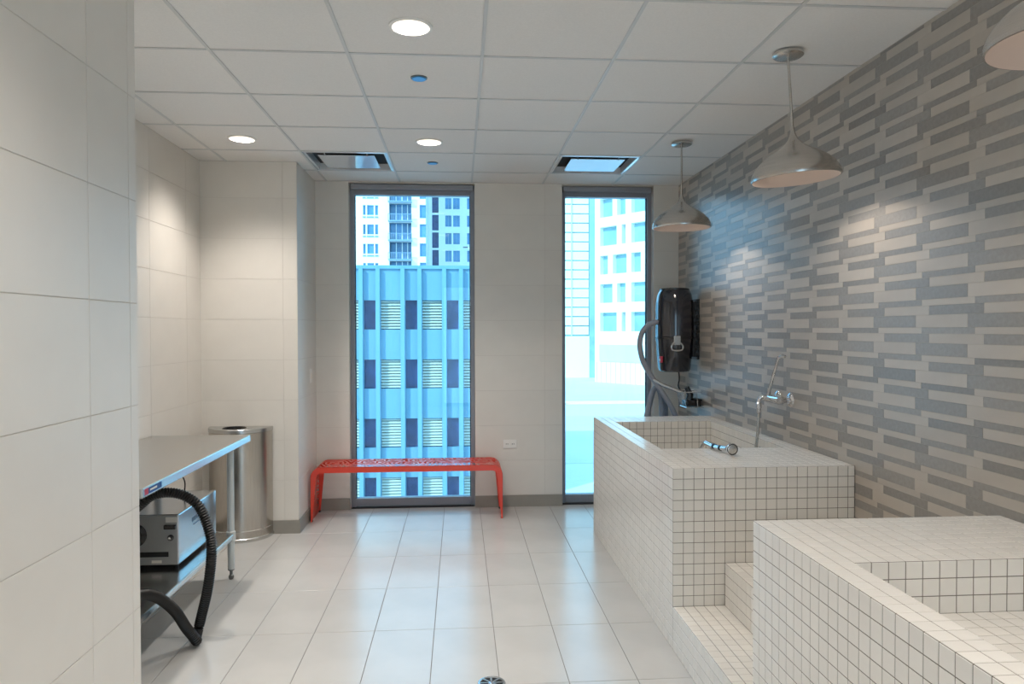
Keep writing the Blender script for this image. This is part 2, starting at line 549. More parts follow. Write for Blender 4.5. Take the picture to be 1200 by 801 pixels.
# windows -----------------------------------------------------------------------
def window(name, x0, x1):
    e = empty(name); tag(e, kind='structure')
    yf0, yf1 = YB + 0.075, YB + 0.155
    fwid = 0.036
    MB().bbox((x0, yf0, 0.0), (x0 + fwid, yf1, H + .01), 0.003).build('jamb', 'frame_metal', e)
    MB().bbox((x1 - fwid, yf0, 0.0), (x1, yf1, H + .01), 0.003).build('jamb', 'frame_metal', e)
    MB().bbox((x0 + fwid, yf0, 0.012), (x1 - fwid, yf1, 0.075), 0.003).build('bottom_rail', 'frame_metal', e)
    MB().bbox((x0 + fwid, yf0, H - 0.095), (x1 - fwid, yf1, H + .01), 0.003).build('head_rail', 'frame_metal', e)
    MB().box((x0 + 0.01, YB + 0.03, 0.0), (x1 - 0.01, yf0 + 0.01, 0.004)).build('threshold', 'dark_gap', e)
    MB().bbox((x0 + 0.012, YB + 0.012, H - 0.058), (x1 - 0.012, YB + 0.07, H - 0.014), 0.006).build('blind_cassette', 'blind_metal', e)
    MB().box((x0 + fwid, yf0 + 0.035, 0.075), (x1 - fwid, yf0 + 0.043, H - 0.095)).build('pane', 'window_glass', e)
    MB().box((x0 + fwid - .004, yf0 + 0.028, 0.07), (x0 + fwid + .006, yf0 + 0.05, H - 0.09)).build('gasket', 'dark_gap', e)
    MB().box((x1 - fwid - .006, yf0 + 0.028, 0.07), (x1 - fwid + .004, yf0 + 0.05, H - 0.09)).build('gasket', 'dark_gap', e)
window('window_1', *W1)
window('window_2', *W2)

# ------------------------------------------------------------------ tiled tubs and steps
def tub(name, y0, y1, bx0, bx1, by0, by1, bz, label):
    e = empty(name, ((TUB_X + XR) / 2, (y0 + y1) / 2, 0))
    tag(e, label, 'tub', 'white tiled washing tubs along the mosaic wall')
    off = e.location
    x0, x1, zt = TUB_X, XR - 0.003, TUB_Z
    b = MB()
    def lb(lo, hi): b.box([lo[k] - off[k] for k in range(3)], [hi[k] - off[k] for k in range(3)])
    lb((x0, y0, 0), (x1, y1, bz)); lb((x0, y0, bz), (bx0, y1, zt)); lb((bx1, y0, bz), (x1, y1, zt))
    lb((bx0, y0, bz), (bx1, by0, zt)); lb((bx0, by1, bz), (bx1, y1, zt))
    b.build('tub_body', 'tub_grout', e)
    g = 0.0026
    T = []
    lx, ly = x1 - x0, y1 - y0
    T += grid_tiles((x0, y1, 0), -Y, Z, ly, zt, P, P, g)                        # aisle side
    T += grid_tiles((x0, y0, 0), X, Z, lx, zt, P, P, g)                         # near end
    T += grid_tiles((x1, y1, 0), -X, Z, lx, zt, P, P, g, u0=lx % P)             # far end
    T += grid_tiles((x0, y0, zt), X, Y, bx0 - x0, ly, P, P, g)                  # rim
    T += grid_tiles((bx1, y0, zt), X, Y, x1 - bx1, ly, P, P, g)
    T += grid_tiles((bx0, y0, zt), X, Y, bx1 - bx0, by0 - y0, P, P, g)
    T += grid_tiles((bx0, by1, zt), X, Y, bx1 - bx0, y1 - by1, P, P, g)
    d = zt - bz
    T += grid_tiles((bx0, by1, bz), X, Z, bx1 - bx0, d, P, P, g)                # inside, far wall (faces camera)
    T += grid_tiles((bx1, by0, bz), -X, Z, bx1 - bx0, d, P, P, g)
    T += grid_tiles((bx0, by0, bz), Y, Z, by1 - by0, d, P, P, g)
    T += grid_tiles((bx1, by1, bz), -Y, Z, by1 - by0, d, P, P, g)
    T += grid_tiles((bx0, by0, bz), X, Y, bx1 - bx0, by1 - by0, P, P, g)        # basin floor
    lay(e, 'tile', T, ['tub_tile'], t=0.0012, chamfer=0.001, floc=off)
    cx, cy = (bx0 + bx1) / 2 - off.x, (by0 + by1) / 2 - off.y
    dr = MB().lathe([(0, 0.0035), (0.03, 0.0035), (0.036, 0.002), (0.036, 0)], 24, (cx, cy, bz + 0.001)).build('basin_drain', 'chrome', e)
    return e
tub('washing_tub', T1[0], T1[1], TUB_X + 2 * P, XR - 0.1016, T1[0] + 11 * P, T1[1] - 6 * P, TUB_Z - 6 * P,
    'raised white mosaic tiled tub with chrome faucet, standing nearer the window')
tub('washing_tub', T2[0], T2[1], TUB_X + 2 * P, XR - 0.1016, T2[0] + 6 * P, T2[1] - 9 * P, TUB_Z - 3 * P,
    'white mosaic tiled tub with shallow basin in the near right foreground')

ST = empty('tiled_steps', (1.35, (T1[0] + T2[1]) / 2, 0))
tag(ST, 'low white tiled steps climbing between the two tiled tubs', 'steps')
off = ST.location
b = MB(); T = []
ys0, ys1 = T2[1] + 0.003, T1[0] - 0.003
for k in range(3):
    xa = TUB_X + 5 * P * k; xb = TUB_X + 5 * P * (k + 1) if k < 2 else XR - 0.003
    z = 4 * P * (k + 1)
    b.box((xa - off.x, ys0 - off.y, 0), (xb - off.x, ys1 - off.y, z))
    T += grid_tiles((xa, ys0, z), X, Y, xb - xa, ys1 - ys0, P, P, 0.0026)
    T += grid_tiles((xa, ys1, z - 4 * P), -Y, Z, ys1 - ys0, 4 * P, P, P, 0.0026)
b.build('step_body', 'tub_grout', ST)
lay(ST, 'tile', T, ['tub_tile'], t=0.0012, chamfer=0.001, floc=off)

# ------------------------------------------------------------------ ceiling fittings
def lamp(name, kind, loc, energy, color, parent=None, **kw):
    d = bpy.data.lights.new(name, kind); d.energy = energy; d.color = color
    for k, v in kw.items(): setattr(d, k, v)
    o = bpy.data.objects.new(name, d); COL.objects.link(o); o.location = loc
    if parent: o.parent = parent
    return o

DL_LABEL = ['round recessed downlight in the nearest visible ceiling panel, largest of the lit ones',
            'round recessed downlight in front of the wide window, beyond the larger downlight',
            'round recessed downlight over the recess with the steel bin',
            'unseen recessed downlight added for fill above the steel work table',
            'unseen recessed downlight added for fill over the aisle beside the near tub',
            'unseen recessed downlight added for fill at the near end of the aisle',
            'unseen recessed downlight added for fill above the edge of the near tub',
            'unseen recessed downlight added for fill in the corner by the added window']
for (i, j), lb in zip(DOWN, DL_LABEL):
    cx, cy = cell(i, j)
    e = empty('recessed_downlight', (cx, cy, H))
    tag(e, lb, 'ceiling light', 'recessed downlights in the panel ceiling')
    MB().lathe([(0.078, 0.004), (0.076, -0.004), (0.083, -0.006), (0.09, -0.003), (0.091, 0.003)], 40).build('trim_ring', 'white_plastic', e)
    MB().lathe([(0.078, 0.004), (0.074, 0.03), (0.066, 0.075), (0.06, 0.085)], 40).build('reflector', 'white_inside', e)
    MB().lathe([(0.0, 0.078), (0.04, 0.078), (0.064, 0.08)], 40).build('lens', 'lamp_glow', e)
    lamp('downlight_beam', 'SPOT', (0, 0, 0.07), DOWNLIGHT_W, (1.0, 0.925, 0.85), e, spot_size=math.radians(118), spot_blend=0.85, shadow_soft_size=0.06)

for (i, j), lb in zip([(2, 1), (2, 4)], ['small round bluish sprinkler cover between the two aisle downlights', 'small round sprinkler cover in the ceiling just before the wide window']):
    cx, cy = cell(i, j)
    e = empty('sprinkler_cover', (cx, cy, H)); tag(e, lb, 'sprinkler', 'flat sprinkler covers in the ceiling')
    MB().lathe([(0, -0.006), (0.034, -0.006), (0.036, -0.004), (0.036, 0.002)], 28).build('cover_plate', 'sprinkler_cap', e)
    MB().lathe([(0.036, -0.002), (0.041, -0.001), (0.042, 0.003)], 28).build('cover_rim', 'steel_dark', e)

for (i, j), lb in zip(DIFF, ['square air diffuser with glossy plate in the ceiling near the pier on the left', 'square air diffuser with glossy plate in the ceiling before the narrow window']):
    cx, cy = cell(i, j)
    e = empty('air_diffuser', (cx, cy, H)); tag(e, lb, 'air vent', 'square plaque air diffusers in the ceiling')
    q = cp / 2 - 0.006
    fr = MB(); prof = [(q, 0.0), (q - 0.022, -0.003), (q - 0.026, 0.0), (q - 0.03, 0.05)]
    vs_ = []; fs_ = []
    for r, z in prof: vs_ += [(-r, -r, z), (r, -r, z), (r, r, z), (-r, r, z)]
    for a in range(len(prof) - 1):
        for k in range(4): fs_.append((a * 4 + k, a * 4 + (k + 1) % 4, a * 4 + 4 + (k + 1) % 4, a * 4 + 4 + k))
    fr.add(vs_, fs_).build('coved_frame', 'diffuser_plate', e)
    MB().box((-q + .01, -q + .01, 0.05), (q - .01, q - .01, 0.056)).build('plenum', 'dark_gap', e)
    MB().bbox((-q + 0.098, -q + 0.098, -0.002), (q - 0.098, q - 0.098, 0.001), 0.001).build('plaque', 'diffuser_plate', e)
    for sx in (-1, 1): MB().tube([(sx * 0.15, -q + 0.04, 0.03), (sx * 0.15, -q + 0.105, 0.0)], 0.005, 6).build('hanger', 'chrome', e)

def pendant(x, y, lean, label):
    e = empty('pendant_lamp', (x, y, H)); tag(e, label, 'pendant lamp', 'brushed metal pendant lamps over the tubs')
    ca, sa = math.cos(lean), math.sin(lean)
    def leaned(mb):
        mb.v = [(p[0] * ca - (p[2] + .02) * sa, p[1], p[0] * sa + (p[2] + .02) * ca - .02) for p in mb.v]
        return mb
    MB().lathe([(0, -0.024), (0.03, -0.024), (0.06, -0.02), (0.068, -0.014), (0.068, -0.002)], 40).build('canopy', 'nickel', e)
    leaned(MB().tube([(0, 0, -0.02), (0, 0, -0.36)], 0.0062, 12)).build('rod', 'nickel', e)
    out = [(0.0075, -0.335), (0.009, -0.352), (0.014, -0.372), (0.024, -0.394), (0.043, -0.416), (0.075, -0.438), (0.112, -0.459), (0.147, -0.484), (0.174, -0.512), (0.190, -0.540), (0.195, -0.560), (0.193, -0.571), (0.189, -0.572)]
    sh = leaned(MB().lathe(out, 56)).build('shade', 'nickel', e)
    inn = [(0.1885, -0.572), (0.187, -0.556), (0.180, -0.536), (0.165, -0.514), (0.138, -0.488), (0.104, -0.464), (0.066, -0.444), (0.036, -0.428), (0.0, -0.424)]
    leaned(MB().lathe(inn, 56)).build('inner_reflector', 'shade_lining', sh)
    leaned(MB().lathe([(0.016, -0.426), (0.018, -0.446), (0.016, -0.452), (0, -0.452)], 20)).build('socket', 'white_plastic', e)
    leaned(MB().lathe([(0.014, -0.452), (0.024, -0.463), (0.027, -0.474), (0.022, -0.488), (0.01, -0.496), (0, -0.498)], 20)).build('bulb', 'bulb_glow', e)
    zb = -0.503
    lamp('pendant_beam', 'SPOT', (-(zb + .02) * sa, 0, (zb + .02) * ca - .02), PENDANT_W, (1.0, 0.87, 0.74), e, shadow_soft_size=0.03, spot_size=math.radians(138), spot_blend=0.25)
pendant(1.49, 4.76, 0.0, 'brushed metal bell pendant lamp hanging nearest the window, smallest in view')
pendant(1.49, 3.19, 0.07, 'brushed metal bell pendant lamp in the middle of the row, hanging slightly askew')
pendant(1.47, 1.62, 0.0, 'brushed metal bell pendant lamp cut off by the top right corner of the picture')

# ------------------------------------------------------------------ red bench
def bench():
    x0, x1, y0, y1, zt, R = -1.185, 0.345, 5.80, 6.155, 0.435, 0.085
    e = empty('metal_bench', ((x0 + x1) / 2, (y0 + y1) / 2, 0)); tag(e, 'red metal bench with pierced swirl pattern below the wide window', 'bench')
    ox, oy = e.location.x, e.location.y
    hw = (x1 - x0) / 2; D = y1 - y0
    legs = zt - R; arc = R * math.pi / 2; topl = 2 * hw - 2 * R
    Lt = 2 * legs + 2 * arc + topl
    def prof(u, inset=0.0):
        if u < legs: return (-hw + inset, u)
        u -= legs
        if u < arc:
            a = u / R; r = R - inset
            return (-hw + R - r * math.cos(a), legs + r * math.sin(a))
        u -= arc
        if u < topl: return (-hw + R + u, zt - inset)
        u -= topl
        if u < arc:
            a = u / R; r = R - inset
            return (hw - R + r * math.sin(a), legs + r * math.cos(a))
        u -= arc
        return (hw - inset, legs - u)
    rnd = random.Random(3)
    cs = []
    for k in range(30): cs.append((rnd.uniform(0, Lt), rnd.uniform(0, D)))
    cs = np.array(cs)
    st = 0.0055
    nu, nv = int(Lt / st), int(D / st)
    us = np.linspace(0, Lt, nu + 1); vv = np.linspace(0, D, nv + 1)
    UU, VV = np.meshgrid(us, vv, indexing='ij')
    d = np.full(UU.shape, 9.0); idx = np.zeros(UU.shape, int); ang = np.zeros(UU.shape)
    for k, (a, c) in enumerate(cs):
        wu = UU + 0.010 * np.sin(VV * 31 + k); wv = VV + 0.010 * np.sin(UU * 27 + 2 * k)
        q = np.hypot(wu - a, wv - c)
        m_ = q < d
        d = np.where(m_, q, d); idx = np.where(m_, k, idx); ang = np.where(m_, np.arctan2(wv - c, wu - a), ang)
    Fv = 0.30 - np.cos(2 * np.pi * d / 0.036)             # > 0 is cut away
    ring = np.round(d / 0.036)
    bridge = np.cos(ang * 2 + ring * 2.4 + idx * 1.7) - 0.80
    Fv = np.minimum(Fv * 0.6, -bridge * 0.8)
    # solid seams where neighbouring swirls meet and a solid border
    border = np.minimum(np.minimum(VV, D - VV) - 0.012, np.minimum(UU, Lt - UU) - 0.03) / 0.01
    Fv = np.minimum(Fv, border)
    vid = {}; V_ = []; F_ = []
    def vert(key, u, v):
        if key not in vid:
            p = prof(u); vid[key] = len(V_); V_.append((p[0], v - D / 2, p[1]))
        return vid[key]
    for i in range(nu):
        for j in range(nv):
            cn = [(i, j), (i + 1, j), (i + 1, j + 1), (i, j + 1)]
            fv = [Fv[c] for c in cn]
            if min(fv) > 0: continue
            poly = []
            for a in range(4):
                c0, c1 = cn[a], cn[(a + 1) % 4]; f0, f1 = fv[a], fv[(a + 1) % 4]
                if f0 <= 0: poly.append(vert(c0, us[c0[0]], vv[c0[1]]))
                if (f0 <= 0) != (f1 <= 0):
                    t = f0 / (f0 - f1)
                    key = (min(c0, c1), max(c0, c1))
                    poly.append(vert(key, us[c0[0]] * (1 - t) + us[c1[0]] * t, vv[c0[1]] * (1 - t) + vv[c1[1]] * t))
            if len(poly) >= 3: F_.append(poly)
    o = MB().add(V_, F_).build('pierced_sheet', 'red_paint', e)
    sm = o.modifiers.new('thickness', 'SOLIDIFY'); sm.thickness = 0.0018; sm.offset = -1
    # folded lips along both long edges, tapering towards the feet
    n = 90
    for yy, s in ((-D / 2, 1), (D / 2 - 0.004, 1)):
        vs_ = []; fs_ = []
        for k in range(n + 1):
            u = Lt * k / n
            h = min(u, Lt - u)
            ins = 0.012 + 0.034 * min(1.0, h / legs)
            a, c = prof(u), prof(u, ins)
            vs_ += [(a[0], yy, a[1]), (c[0], yy, c[1]), (a[0], yy + 0.004, a[1]), (c[0], yy + 0.004, c[1])]
        for k in range(n):
            q, r = 4 * k, 4 * k + 4
            fs_ += [(q, r, r + 1, q + 1), (q + 2, q + 3, r + 3, r + 2), (q + 1, r + 1, r + 3, q + 3), (q, q + 2, r + 2, r)]
        MB().add(vs_, fs_).build('folded_lip', 'red_paint', e)
    for sx in (-1, 1):
        for sy in (-1, 1):
            MB().box((sx * (hw - .008) - .008, sy * (D / 2 - .02) - .015, 0), (sx * (hw - .008) + .008, sy * (D / 2 - .02) + .015, 0.008)).build('foot_pad', 'black_rubber', e)
bench()

# ------------------------------------------------------------------ half-round steel bin
def bin_():
    r, zt = 0.230, 0.812
    e = empty('waste_bin', (-1.622, YA - 0.013, 0)); tag(e, 'half-round stainless steel waste bin standing against the tiled pier', 'bin')
    n = 40
    def outline(rr): return [(rr * math.cos(math.pi + math.pi * k / n), rr * math.sin(math.pi + math.pi * k / n)) for k in range(n + 1)]
    def shell(mb, pr):
        vs_ = []; fs_ = []
        m_ = n + 1
        for rr, z in pr: vs_ += [(p[0], p[1], z) for p in outline(rr)]
        for a in range(len(pr) - 1):
            for k in range(n): fs_.append((a * m_ + k, a * m_ + k + 1, a * m_ + m_ + k + 1, a * m_ + m_ + k))
            fs_.append((a * m_ + n, a * m_, a * m_ + m_, a * m_ + m_ + n))
        return mb.add(vs_, fs_, True)
    shell(MB(), [(r - 0.004, 0.02), (r - 0.004, zt - 0.03)]).build('body', 'steel_brushed', e)
    shell(MB(), [(r, 0.0), (r + 0.003, 0.006), (r + 0.003, 0.022), (r - 0.004, 0.028)]).build('base_ring', 'steel', e)
    shell(MB(), [(r - 0.004, 0.075), (r - 0.002, 0.079), (r - 0.004, 0.083)]).build('bead', 'steel', e)
    lid = shell(MB(), [(r - 0.004, zt - 0.03), (r, zt - 0.027), (r, zt - 0.003), (r - 0.003, zt)]).build('lid_band', 'steel', e)
    bm = bmesh.new(); hr, hy, hx = 0.085, -0.105, -0.02
    a = [bm.verts.new((p[0], p[1], zt)) for p in outline(r - 0.003)]
    h = [bm.verts.new((hx + hr * math.cos(2 * math.pi * k / 32), hy + hr * math.sin(2 * math.pi * k / 32), zt)) for k in range(32)]
    ed = [bm.edges.new((a[k], a[(k + 1) % len(a)])) for k in range(len(a))] + [bm.edges.new((h[k], h[(k + 1) % 32])) for k in range(32)]
    bmesh.ops.triangle_fill(bm, edges=ed, use_beauty=True)
    bm.verts.index_update()
    MB().add([v.co[:] for v in bm.verts], [[v.index for v in f.verts] for f in bm.faces]).build('lid_top', 'steel', e); bm.free()
    MB().lathe([(hr, zt + 0.002), (hr - 0.004, zt + 0.003), (hr - 0.006, zt - 0.002), (hr - 0.012, zt - 0.2), (0, zt - 0.2)], 32, (hx, hy, 0)).build('opening', 'black_plastic', e)
bin_()

# ------------------------------------------------------------------ steel work table with shelf
TX0, TX1, TY0, TY1, TZ = XA + 0.012, -1.30, 3.05, 4.585, 0.876
def table():
    e = empty('work_table', ((TX0 + TX1) / 2, (TY0 + TY1) / 2, 0)); tag(e, 'stainless steel work table with lower shelf in the recess', 'table')
    ox, oy = e.location.x, e.location.y
    t = MB().bbox((TX0 - ox, TY0 - oy, TZ - 0.044), (TX1 - ox, TY1 - oy, TZ), 0.006).build('table_top', 'steel', e)
    # printed sticker on the front edge
    MB().box((TX1 - ox - .001, 3.07 - oy, TZ - 0.034), (TX1 - ox + 0.0008, 3.105 - oy, TZ - 0.008)).build('sticker_end', 'sticker_red', t)
    MB().box((TX1 - ox - .001, 3.105 - oy, TZ - 0.034), (TX1 - ox + 0.0008, 3.24 - oy, TZ - 0.008)).build('sticker', 'sticker_blue', t)
    MB().box((TX1 - ox, 3.12 - oy, TZ - 0.024), (TX1 - ox + 0.0012, 3.19 - oy, TZ - 0.016)).build('sticker_print', 'sticker_white', t)
    lx0, lx1, ly0, ly1 = TX0 + 0.07, -1.402, TY0 + 0.07, 4.512
    s = MB().bbox((lx0 - 0.02 - ox, ly0 - 0.02 - oy, 0.25), (lx1 + 0.02 - ox, ly1 + 0.02 - oy, 0.282), 0.005).build('shelf', 'steel', e)
    for lx in (lx0, lx1):
        for ly in (ly0, ly1):
            g = MB().lathe([(0.0205, 0.062), (0.0205, TZ - 0.04)], 20, (lx - ox, ly - oy, 0)).build('leg', 'leg_paint', e)
            MB().lathe([(0.0205, 0.064), (0.019, 0.056), (0.009, 0.05), (0.009, 0.03), (0.015, 0.024), (0.017, 0.012), (0.012, 0.0), (0, 0)], 18, (lx - ox, ly - oy, 0)).build('bullet_foot', 'steel_dark', g)
            MB().lathe([(0.0205, 0.235), (0.027, 0.24), (0.027, 0.292), (0.0205, 0.297)], 18, (lx - ox, ly - oy, 0)).build('shelf_clamp', 'leg_paint', g)
table()

# ------------------------------------------------------------------ dryer on the shelf
def dryer():
    e = empty('pet_dryer', (-1.64, 4.15, 0.282)); tag(e, 'silver box-shaped blow dryer with black ribbed hose on the table shelf', 'dryer')
    o = e.location
    def q(p): return (p[0] - o.x, p[1] - o.y, p[2] - o.z)
    x0, x1, y0, y1, z0, z1 = -1.82, -1.465, 3.86, 4.44, 0.302, 0.566
    MB().bbox(q((x0, y0, z0)), q((x1, y1, z1)), 0.006).build('body', 'dryer_metal', e)
    f = MB().bbox(q((x0 + 0.004, y0 - 0.006, z0 + 0.002)), q((x1 - 0.004, y0 + 0.004, z1 - 0.003)), 0.003).build('front_panel', 'dryer_face', e)
    MB().box(q((x0 + 0.02, y0 - 0.008, z0 + 0.045)), q((-1.515, y0 - 0.005, z0 + 0.071))).build('air_slot', 'dark_gap', f)
    MB().box(q((-1.60, y0 - 0.008, z0 + 0.013)), q((-1.55, y0 - 0.0055, z0 + 0.027))).build('rating_label', 'sticker_white', f)
    MB().bbox(q((-1.535, y0 - 0.022, z0 + 0.190)), q((-1.472, y0 - 0.004, z0 + 0.214)), 0.005).build('rocker_switch', 'black_plastic', f)
    MB().bbox(q((-1.528, y0 - 0.009, z0 + 0.224)), q((-1.472, y0 - 0.005, z0 + 0.252)), 0.002).build('name_plate', 'sticker_white', f)
    MB().lathe([(0.016, 0), (0.016, -0.008), (0.011, -0.016), (0, -0.017)], 20, q((-1.503, y0 - 0.005, z0 + 0.145)), 'y').build('knob_collar', 'black_plastic', f)
    MB().lathe([(0.008, -0.015), (0.007, -0.022), (0, -0.024)], 16, q((-1.503, y0 - 0.005, z0 + 0.145)), 'y').build('knob', 'chrome', f)
    out = MB().lathe([(0.062, 0), (0.062, -0.006), (0.04, -0.012), (0.034, -0.05), (0.0, -0.05)], 28, q((-1.685, y0 - 0.004, z0 + 0.16)), 'y').build('hose_outlet', 'black_plastic', e)
    for k in range(6):
        MB().box(q((x1, 4.05 + 0.022 * k, 0.475 + (0.004 if k % 2 else 0))), q((x1 + 0.0008, 4.067 + 0.022 * k, 0.50))).build('printed_mark', 'print_ink', e)
    MB().box(q((x1, 4.07, 0.455)), q((x1 + 0.0008, 4.16, 0.462))).build('printed_mark', 'print_ink', e)
    for sx in (x0 + 0.03, x1 - 0.03):
        for sy in (y0 + 0.04, y1 - 0.04):
            MB().lathe([(0.012, 0.0), (0.015, 0.021)], 14, q((sx, sy, 0.282))).build('foot', 'black_rubber', e)
    # power cord rising behind
    MB().tube(spline([q((-1.60, 4.30, 0.566)), q((-1.59, 4.28, 0.66)), q((-1.62, 4.20, 0.76)), q((-1.70, 4.25, 0.83))], 0.012), 0.004, 8).build('power_cord', 'black_rubber', e)
    path = [(-1.685, 3.80, 0.46), (-1.69, 3.70, 0.50), (-1.63, 3.60, 0.60), (-1.527, 3.553, 0.690), (-1.463, 3.55, 0.737), (-1.384, 3.55, 0.748), (-1.305, 3.55, 0.725), (-1.245, 3.55, 0.668),
            (-1.204, 3.553, 0.55), (-1.197, 3.555, 0.44), (-1.222, 3.575, 0.277), (-1.27, 3.62, 0.12), (-1.287, 3.63, 0.06), (-1.283, 3.585, 0.032), (-1.268, 3.545, 0.034), (-1.278, 3.515, 0.075), (-1.292, 3.48, 0.125), (-1.31, 3.40, 0.233), (-1.33, 3.26, 0.350), (-1.343, 3.11, 0.418), (-1.37, 2.96, 0.43), (-1.42, 2.82, 0.38), (-1.50, 2.68, 0.22), (-1.56, 2.58, 0.06), (-1.60, 2.50, 0.028), (-1.66, 2.40, 0.027)]
    ribbed([q(p) for p in path], 0.0215).build('hose', 'black_rubber', e, sharp=25)
dryer()

# ------------------------------------------------------------------ wall vacuum, rack, nozzle
def vacuum():
    cx, cy = 1.728, 5.70
    e = empty('canister_vacuum', (cx, cy, 1.186)); tag(e, 'dark navy canister vacuum with grey hose hung on the mosaic wall', 'vacuum')
    z = lambda v: v - 1.186
    MB().lathe([(0, 0), (0.11, 0), (0.122, 0.008), (0.128, 0.03), (0.141, 0.16), (0.147, 0.262)], 40).build('lower_bin', 'navy_tank', e)
    MB().lathe([(0.150, 0.262), (0.153, 0.268), (0.153, 0.278), (0.150, 0.284)], 40).build('seam_band', 'black_plastic', e)
    MB().lathe([(0.149, 0.284), (0.150, 0.40), (0.147, 0.55), (0.138, 0.61), (0.125, 0.645), (0.115, 0.655)], 40).build('motor_housing', 'navy_tank', e)
    MB().lathe([(0.118, 0.652), (0.118, 0.664), (0.108, 0.669), (0, 0.670)], 40).build('top_cap', 'black_plastic', e)
    a = 1.25 * math.pi + 0.62
    lx, ly = 0.150 * math.cos(a), 0.150 * math.sin(a)
    l = MB().bbox((lx - 0.028, ly - 0.014, 0.215), (lx + 0.028, ly + 0.008, 0.290), 0.006).build('latch', 'steel', e)
    MB().tube(spline([(lx - 0.02, ly - 0.008, 0.24), (lx - 0.045, ly - 0.012, 0.21), (lx - 0.04, ly - 0.01, 0.18), (lx, ly - 0.012, 0.172), (lx + 0.04, ly - 0.006, 0.18), (lx + 0.045, ly - 0.006, 0.21), (lx + 0.02, ly - 0.006, 0.24)], 0.01), 0.008, 8).build('latch_bail', 'steel', l)
    a = 1.12 * math.pi
    lx, ly = 0.138 * math.cos(a), 0.138 * math.sin(a)
    MB().bbox((lx - 0.008, ly - 0.03, 0.075), (lx + 0.012, ly + 0.02, 0.125), 0.004).build('label', 'sticker_red', e)
    MB().bbox((lx - 0.009, ly - 0.028, 0.085), (lx + 0.012, ly + 0.018, 0.108), 0.003).build('label', 'sticker_white', e)
    br = MB()
    br.box((0.13, -0.06, 0.12), (0.165, 0.06, 0.56)).box((0.165, -0.08, 0.10), (XR - cx - 0.003, 0.08, 0.58))
    br.build('wall_bracket', 'black_plastic', e)
    for k in range(7): MB().bbox((0.152, -0.09, 0.13 + 0.06 * k), (XR - cx - 0.004, 0.09, 0.155 + 0.06 * k), 0.004).build('bracket_rib', 'black_rubber', e)
    MB().lathe([(0.026, 0), (0.026, 0.04), (0.022, 0.06)], 18, (-0.135, -0.02, 0.395), 'x').build('hose_port', 'black_plastic', e)
    path = [(-0.12, -0.02, 0.395), (-0.17, -0.03, 0.395), (-0.235, -0.04, 0.365), (-0.283, -0.05, 0.30), (-0.298, -0.06, 0.20), (-0.27, -0.07, 0.075), (-0.205, -0.08, -0.04), (-0.12, -0.10, -0.17), (-0.03, -0.11, -0.33), (0.02, -0.10, -0.50), (0.0, -0.09, -0.72), (-0.10, -0.07, -0.88), (-0.23, -0.05, -0.72), (-0.25, -0.04, -0.45), (-0.20, -0.03, -0.20), (-0.155, -0.03, -0.125), (-0.12, -0.03, -0.20), (-0.11, -0.02, -0.45), (-0.15, -0.01, -0.75), (-0.22, 0.0, -0.85), (-0.27, 0.01, -0.60), (-0.18, 0.02, -0.20), (-0.135, 0.02, -0.135), (-0.075, 0.02, -0.22), (-0.06, 0.02, -0.50)]
    ribbed(path, 0.0205, 0.007, 0.001).build('hose', 'grey_hose', e, sharp=180)
    MB().tube(spline([(0.03, -0.02, 0.005), (0.035, -0.02, -0.06), (0.03, -0.01, -0.12), (0.06, -0.02, -0.17)], 0.015), 0.006, 8).build('power_cord', 'black_rubber', e)
    MB().tube([(-0.20, -0.10, -0.055), (-0.13, -0.11, -0.098), (0.04, -0.12, -0.165)], [0.013, 0.014, 0.016], 12).build('wand', 'chrome', e)
vacuum()

def rack():
    x0, x1, y0, y1, z0, z1 = 1.735, 1.905, 5.50, 5.66, 0.915, 1.035
    e = empty('wire_rack', (x1, (y0 + y1) / 2, z0)); tag(e, 'small wire rack on the mosaic wall below the vacuum', 'rack')
    o = e.location
    def q(*p): return (p[0] - o.x, p[1] - o.y, p[2] - o.z)
    for zz, xx in ((z0, x0 + 0.03), (z1, x0)):
        MB().tube([q(x1, y0, zz), q(xx, y0, zz), q(xx, y1, zz), q(x1, y1, zz)], 0.004, 6).build('rim_wire', 'chrome', e)
    for k in range(5):
        yy = y0 + (y1 - y0) * k / 4
        MB().tube([q(x0, yy, z1), q(x0 + 0.03, yy, z0), q(x1, yy, z0)], 0.0025, 6).build('wire', 'chrome', e)
    MB().tube([q(x1 - 0.06, y0, z1), q(x1 - 0.05, y0, z0)], 0.0025, 6).build('wire', 'chrome', e)
    n = empty('vacuum_nozzle', (1.82, 5.58, z0 + 0.005)); tag(n, 'black vacuum floor nozzle lying in the wire rack', 'nozzle')
    MB().bbox((-0.05, -0.06, 0.0), (0.075, 0.06, 0.05), 0.012).build('head', 'black_plastic', n)
    MB().tube([(-0.01, 0, 0.035), (0.0, 0.0, 0.09), (-0.03, 0.0, 0.15)], [0.03, 0.026, 0.02], 14).build('neck', 'black_plastic', n)
    MB().bbox((0.02, -0.065, 0.045), (0.078, 0.065, 0.058), 0.004).build('brush_strip', 'black_rubber', n)
rack()

